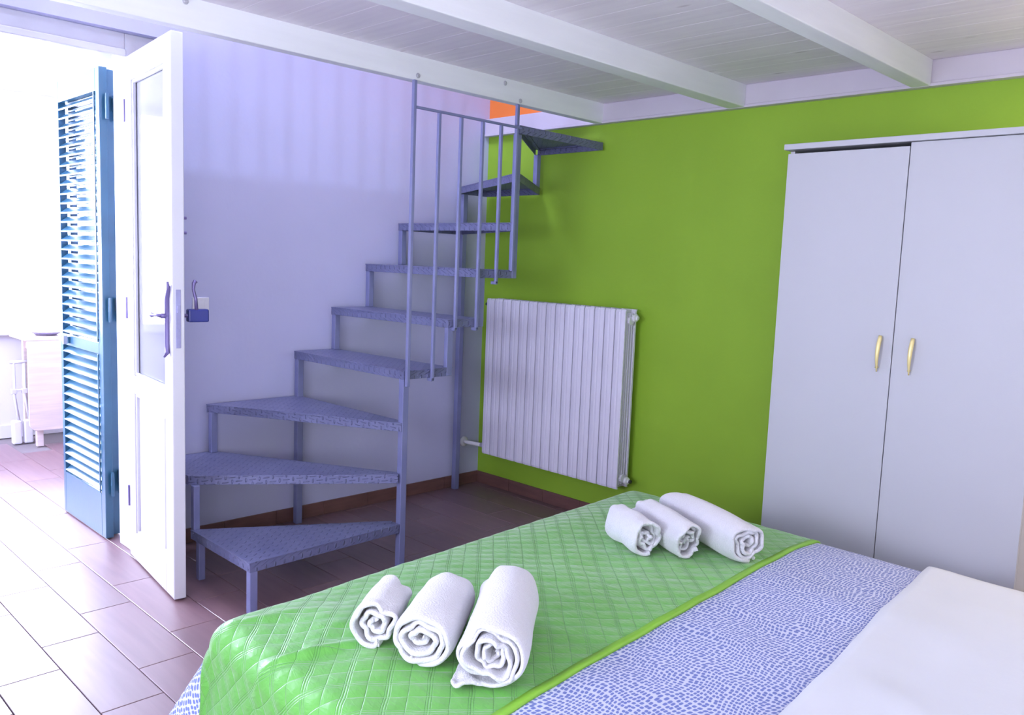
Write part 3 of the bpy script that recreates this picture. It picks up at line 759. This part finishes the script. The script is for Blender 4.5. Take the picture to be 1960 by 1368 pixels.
for v in bpy.data.objects['white_sheet'].data.vertices:    # soft creases
    x, y, z = v.co
    v.co.z += .006*(1-abs(noise.noise(Vector((x*3.2+y*1.2, y*1.6-x, 7))))*2.5) + .004*noise.noise(Vector((x*8, y*5, 3)))
# ------------------------------------------------------------------ rolled towels
def towel(A, B, r, turns, sq, seed, label, wob=.5, zb=.0, side=1, ragged=.014, tail=.05, crump=1.0):
    """rolled towel: one spiral sheet from the core out, ending in a flat tail under the roll"""
    A = Vector((*A, 0)); B = Vector((*B, 0)); ax_ = (B-A); L_ = ax_.length; ax_.normalize(); sd = Vector((ax_.y, -ax_.x, 0))*side
    nt_ = int(44*turns); nw = 34; vs = []; r0 = r*.10; layer = (r-r0)/turns; ntail = 10
    start = -H - turns*2*math.pi                  # so that the outer layer ends at the bottom
    det = EU.x*EV.y - EV.x*EU.y; hs = []
    for q in (A, A.lerp(B, .5), B):
        dx, dy = q.x-BO.x, q.y-BO.y
        hs.append(bed_surf((dx*EV.y-EV.x*dy)/det, (EU.x*dy-dx*EU.y)/det, .013).z)
    zq = sum(hs)/3 + layer*.28 + .001; zc = zq + r*sq*.94
    for i in range(nt_+1+ntail):
        tl = max(0, i-nt_)/ntail; t = min(1, i/nt_); a = start + t*turns*2*math.pi
        for j in range(nw+1):
            w_ = j/nw; e = abs(2*w_-1)**4
            amp = min(1, t*1.8)*wob*layer*(.30+.9*e*crump)*(1 if t < .80 else max(.25, 1-(t-.80)*5))
            rho = r0 + (r-r0)*t
            rho += amp*(noise.noise(Vector((math.cos(a)*1.5, math.sin(a)*1.5, seed+t*1.3))) + .30*noise.noise(Vector((a*1.3, t*2, seed*3.1))))
            rho += .0025*noise.noise(Vector((a*1.1, w_*4, seed+9)))
            rho *= 1 - .10*abs(2*w_-1)**8*(t > .75)
            cx_ = rho*math.cos(a); cz_ = rho*math.sin(a)*sq
            cz_ = max(cz_, -r*sq*.94)
            if tl:
                cx_ += tl*tail; cz_ = -r*sq*.94 + (.004+.018*e)*tl*(.6+1.8*noise.noise(Vector((w_*11, tl*4, seed)))) + .003*tl
            ww = w_*L_ + (2*w_-1)*ragged*(noise.noise(Vector((t*turns*2.3+tl*2, 3.3, seed+(j > nw/2)*4))) + .5*noise.noise(Vector((a*1.3, 1.3, seed+(j > nw/2)*7))))
            ww += (2*w_-1)*.010*(t-.5)
            sag = .004*noise.noise(Vector((w_*3, seed, 1)))
            vs.append(A + ax_*ww + sd*(cx_*(1+.05*math.sin(w_*3+seed))) + Vector((0, 0, max(zc + cz_ + sag, zq+.001*tl))))
    nt_ += ntail
    fs = [(i*(nw+1)+j, i*(nw+1)+j+1, (i+1)*(nw+1)+j+1, (i+1)*(nw+1)+j) for i in range(nt_) for j in range(nw)]
    org = (A+B)/2 + Vector((0, 0, BT))
    me = bpy.data.meshes.new('rolled_towel'); me.from_pydata([p-org for p in vs], [], fs); me.update()
    o = bpy.data.objects.new('rolled_towel', me); COL.objects.link(o); o.location = org
    s_ = o.modifiers.new('solid', 'SOLIDIFY'); s_.thickness = layer*.62; s_.offset = -1*flip if False else 0
    b_ = o.modifiers.new('soft', 'SUBSURF'); b_.levels = 1; b_.render_levels = 1
    finish(o, M['towel'], 0, True)
    tag(o, label, 'towel', 'rolled white towels on the bed'); return o
towel((2.562, -2.708), (2.458, -2.577), .054, 2.6, 1.0, 1, 'smallest rolled white towel, left one of the near trio on the quilt', .75, tail=.012)
towel((2.702, -2.690), (2.545, -2.470), .073, 3.4, .82, 2, 'middle rolled white towel of the near trio, oval roll end showing', .55, side=-1, tail=.02)
towel((2.876, -2.640), (2.655, -2.365), .077, 4.4, .98, 3, 'largest rolled white towel, right one of the near trio', 1.6, side=-1, tail=.085, ragged=.026)
towel((2.597, -1.712), (2.430, -1.640), .056, 3.0, 1.0, 4, 'smallest rolled white towel of the far trio, nearest to the radiator and leftmost', 1.6, tail=.02, ragged=.02)
towel((2.690, -1.626), (2.446, -1.510), .060, 3.6, .95, 5, 'middle rolled white towel of the far trio with crumpled end', 2.0, ragged=.03, tail=.03)
towel((2.836, -1.520), (2.460, -1.360), .069, 3.2, .92, 6, 'largest rolled white towel of the far trio, nearest to the wardrobe', 1.0, tail=.03)
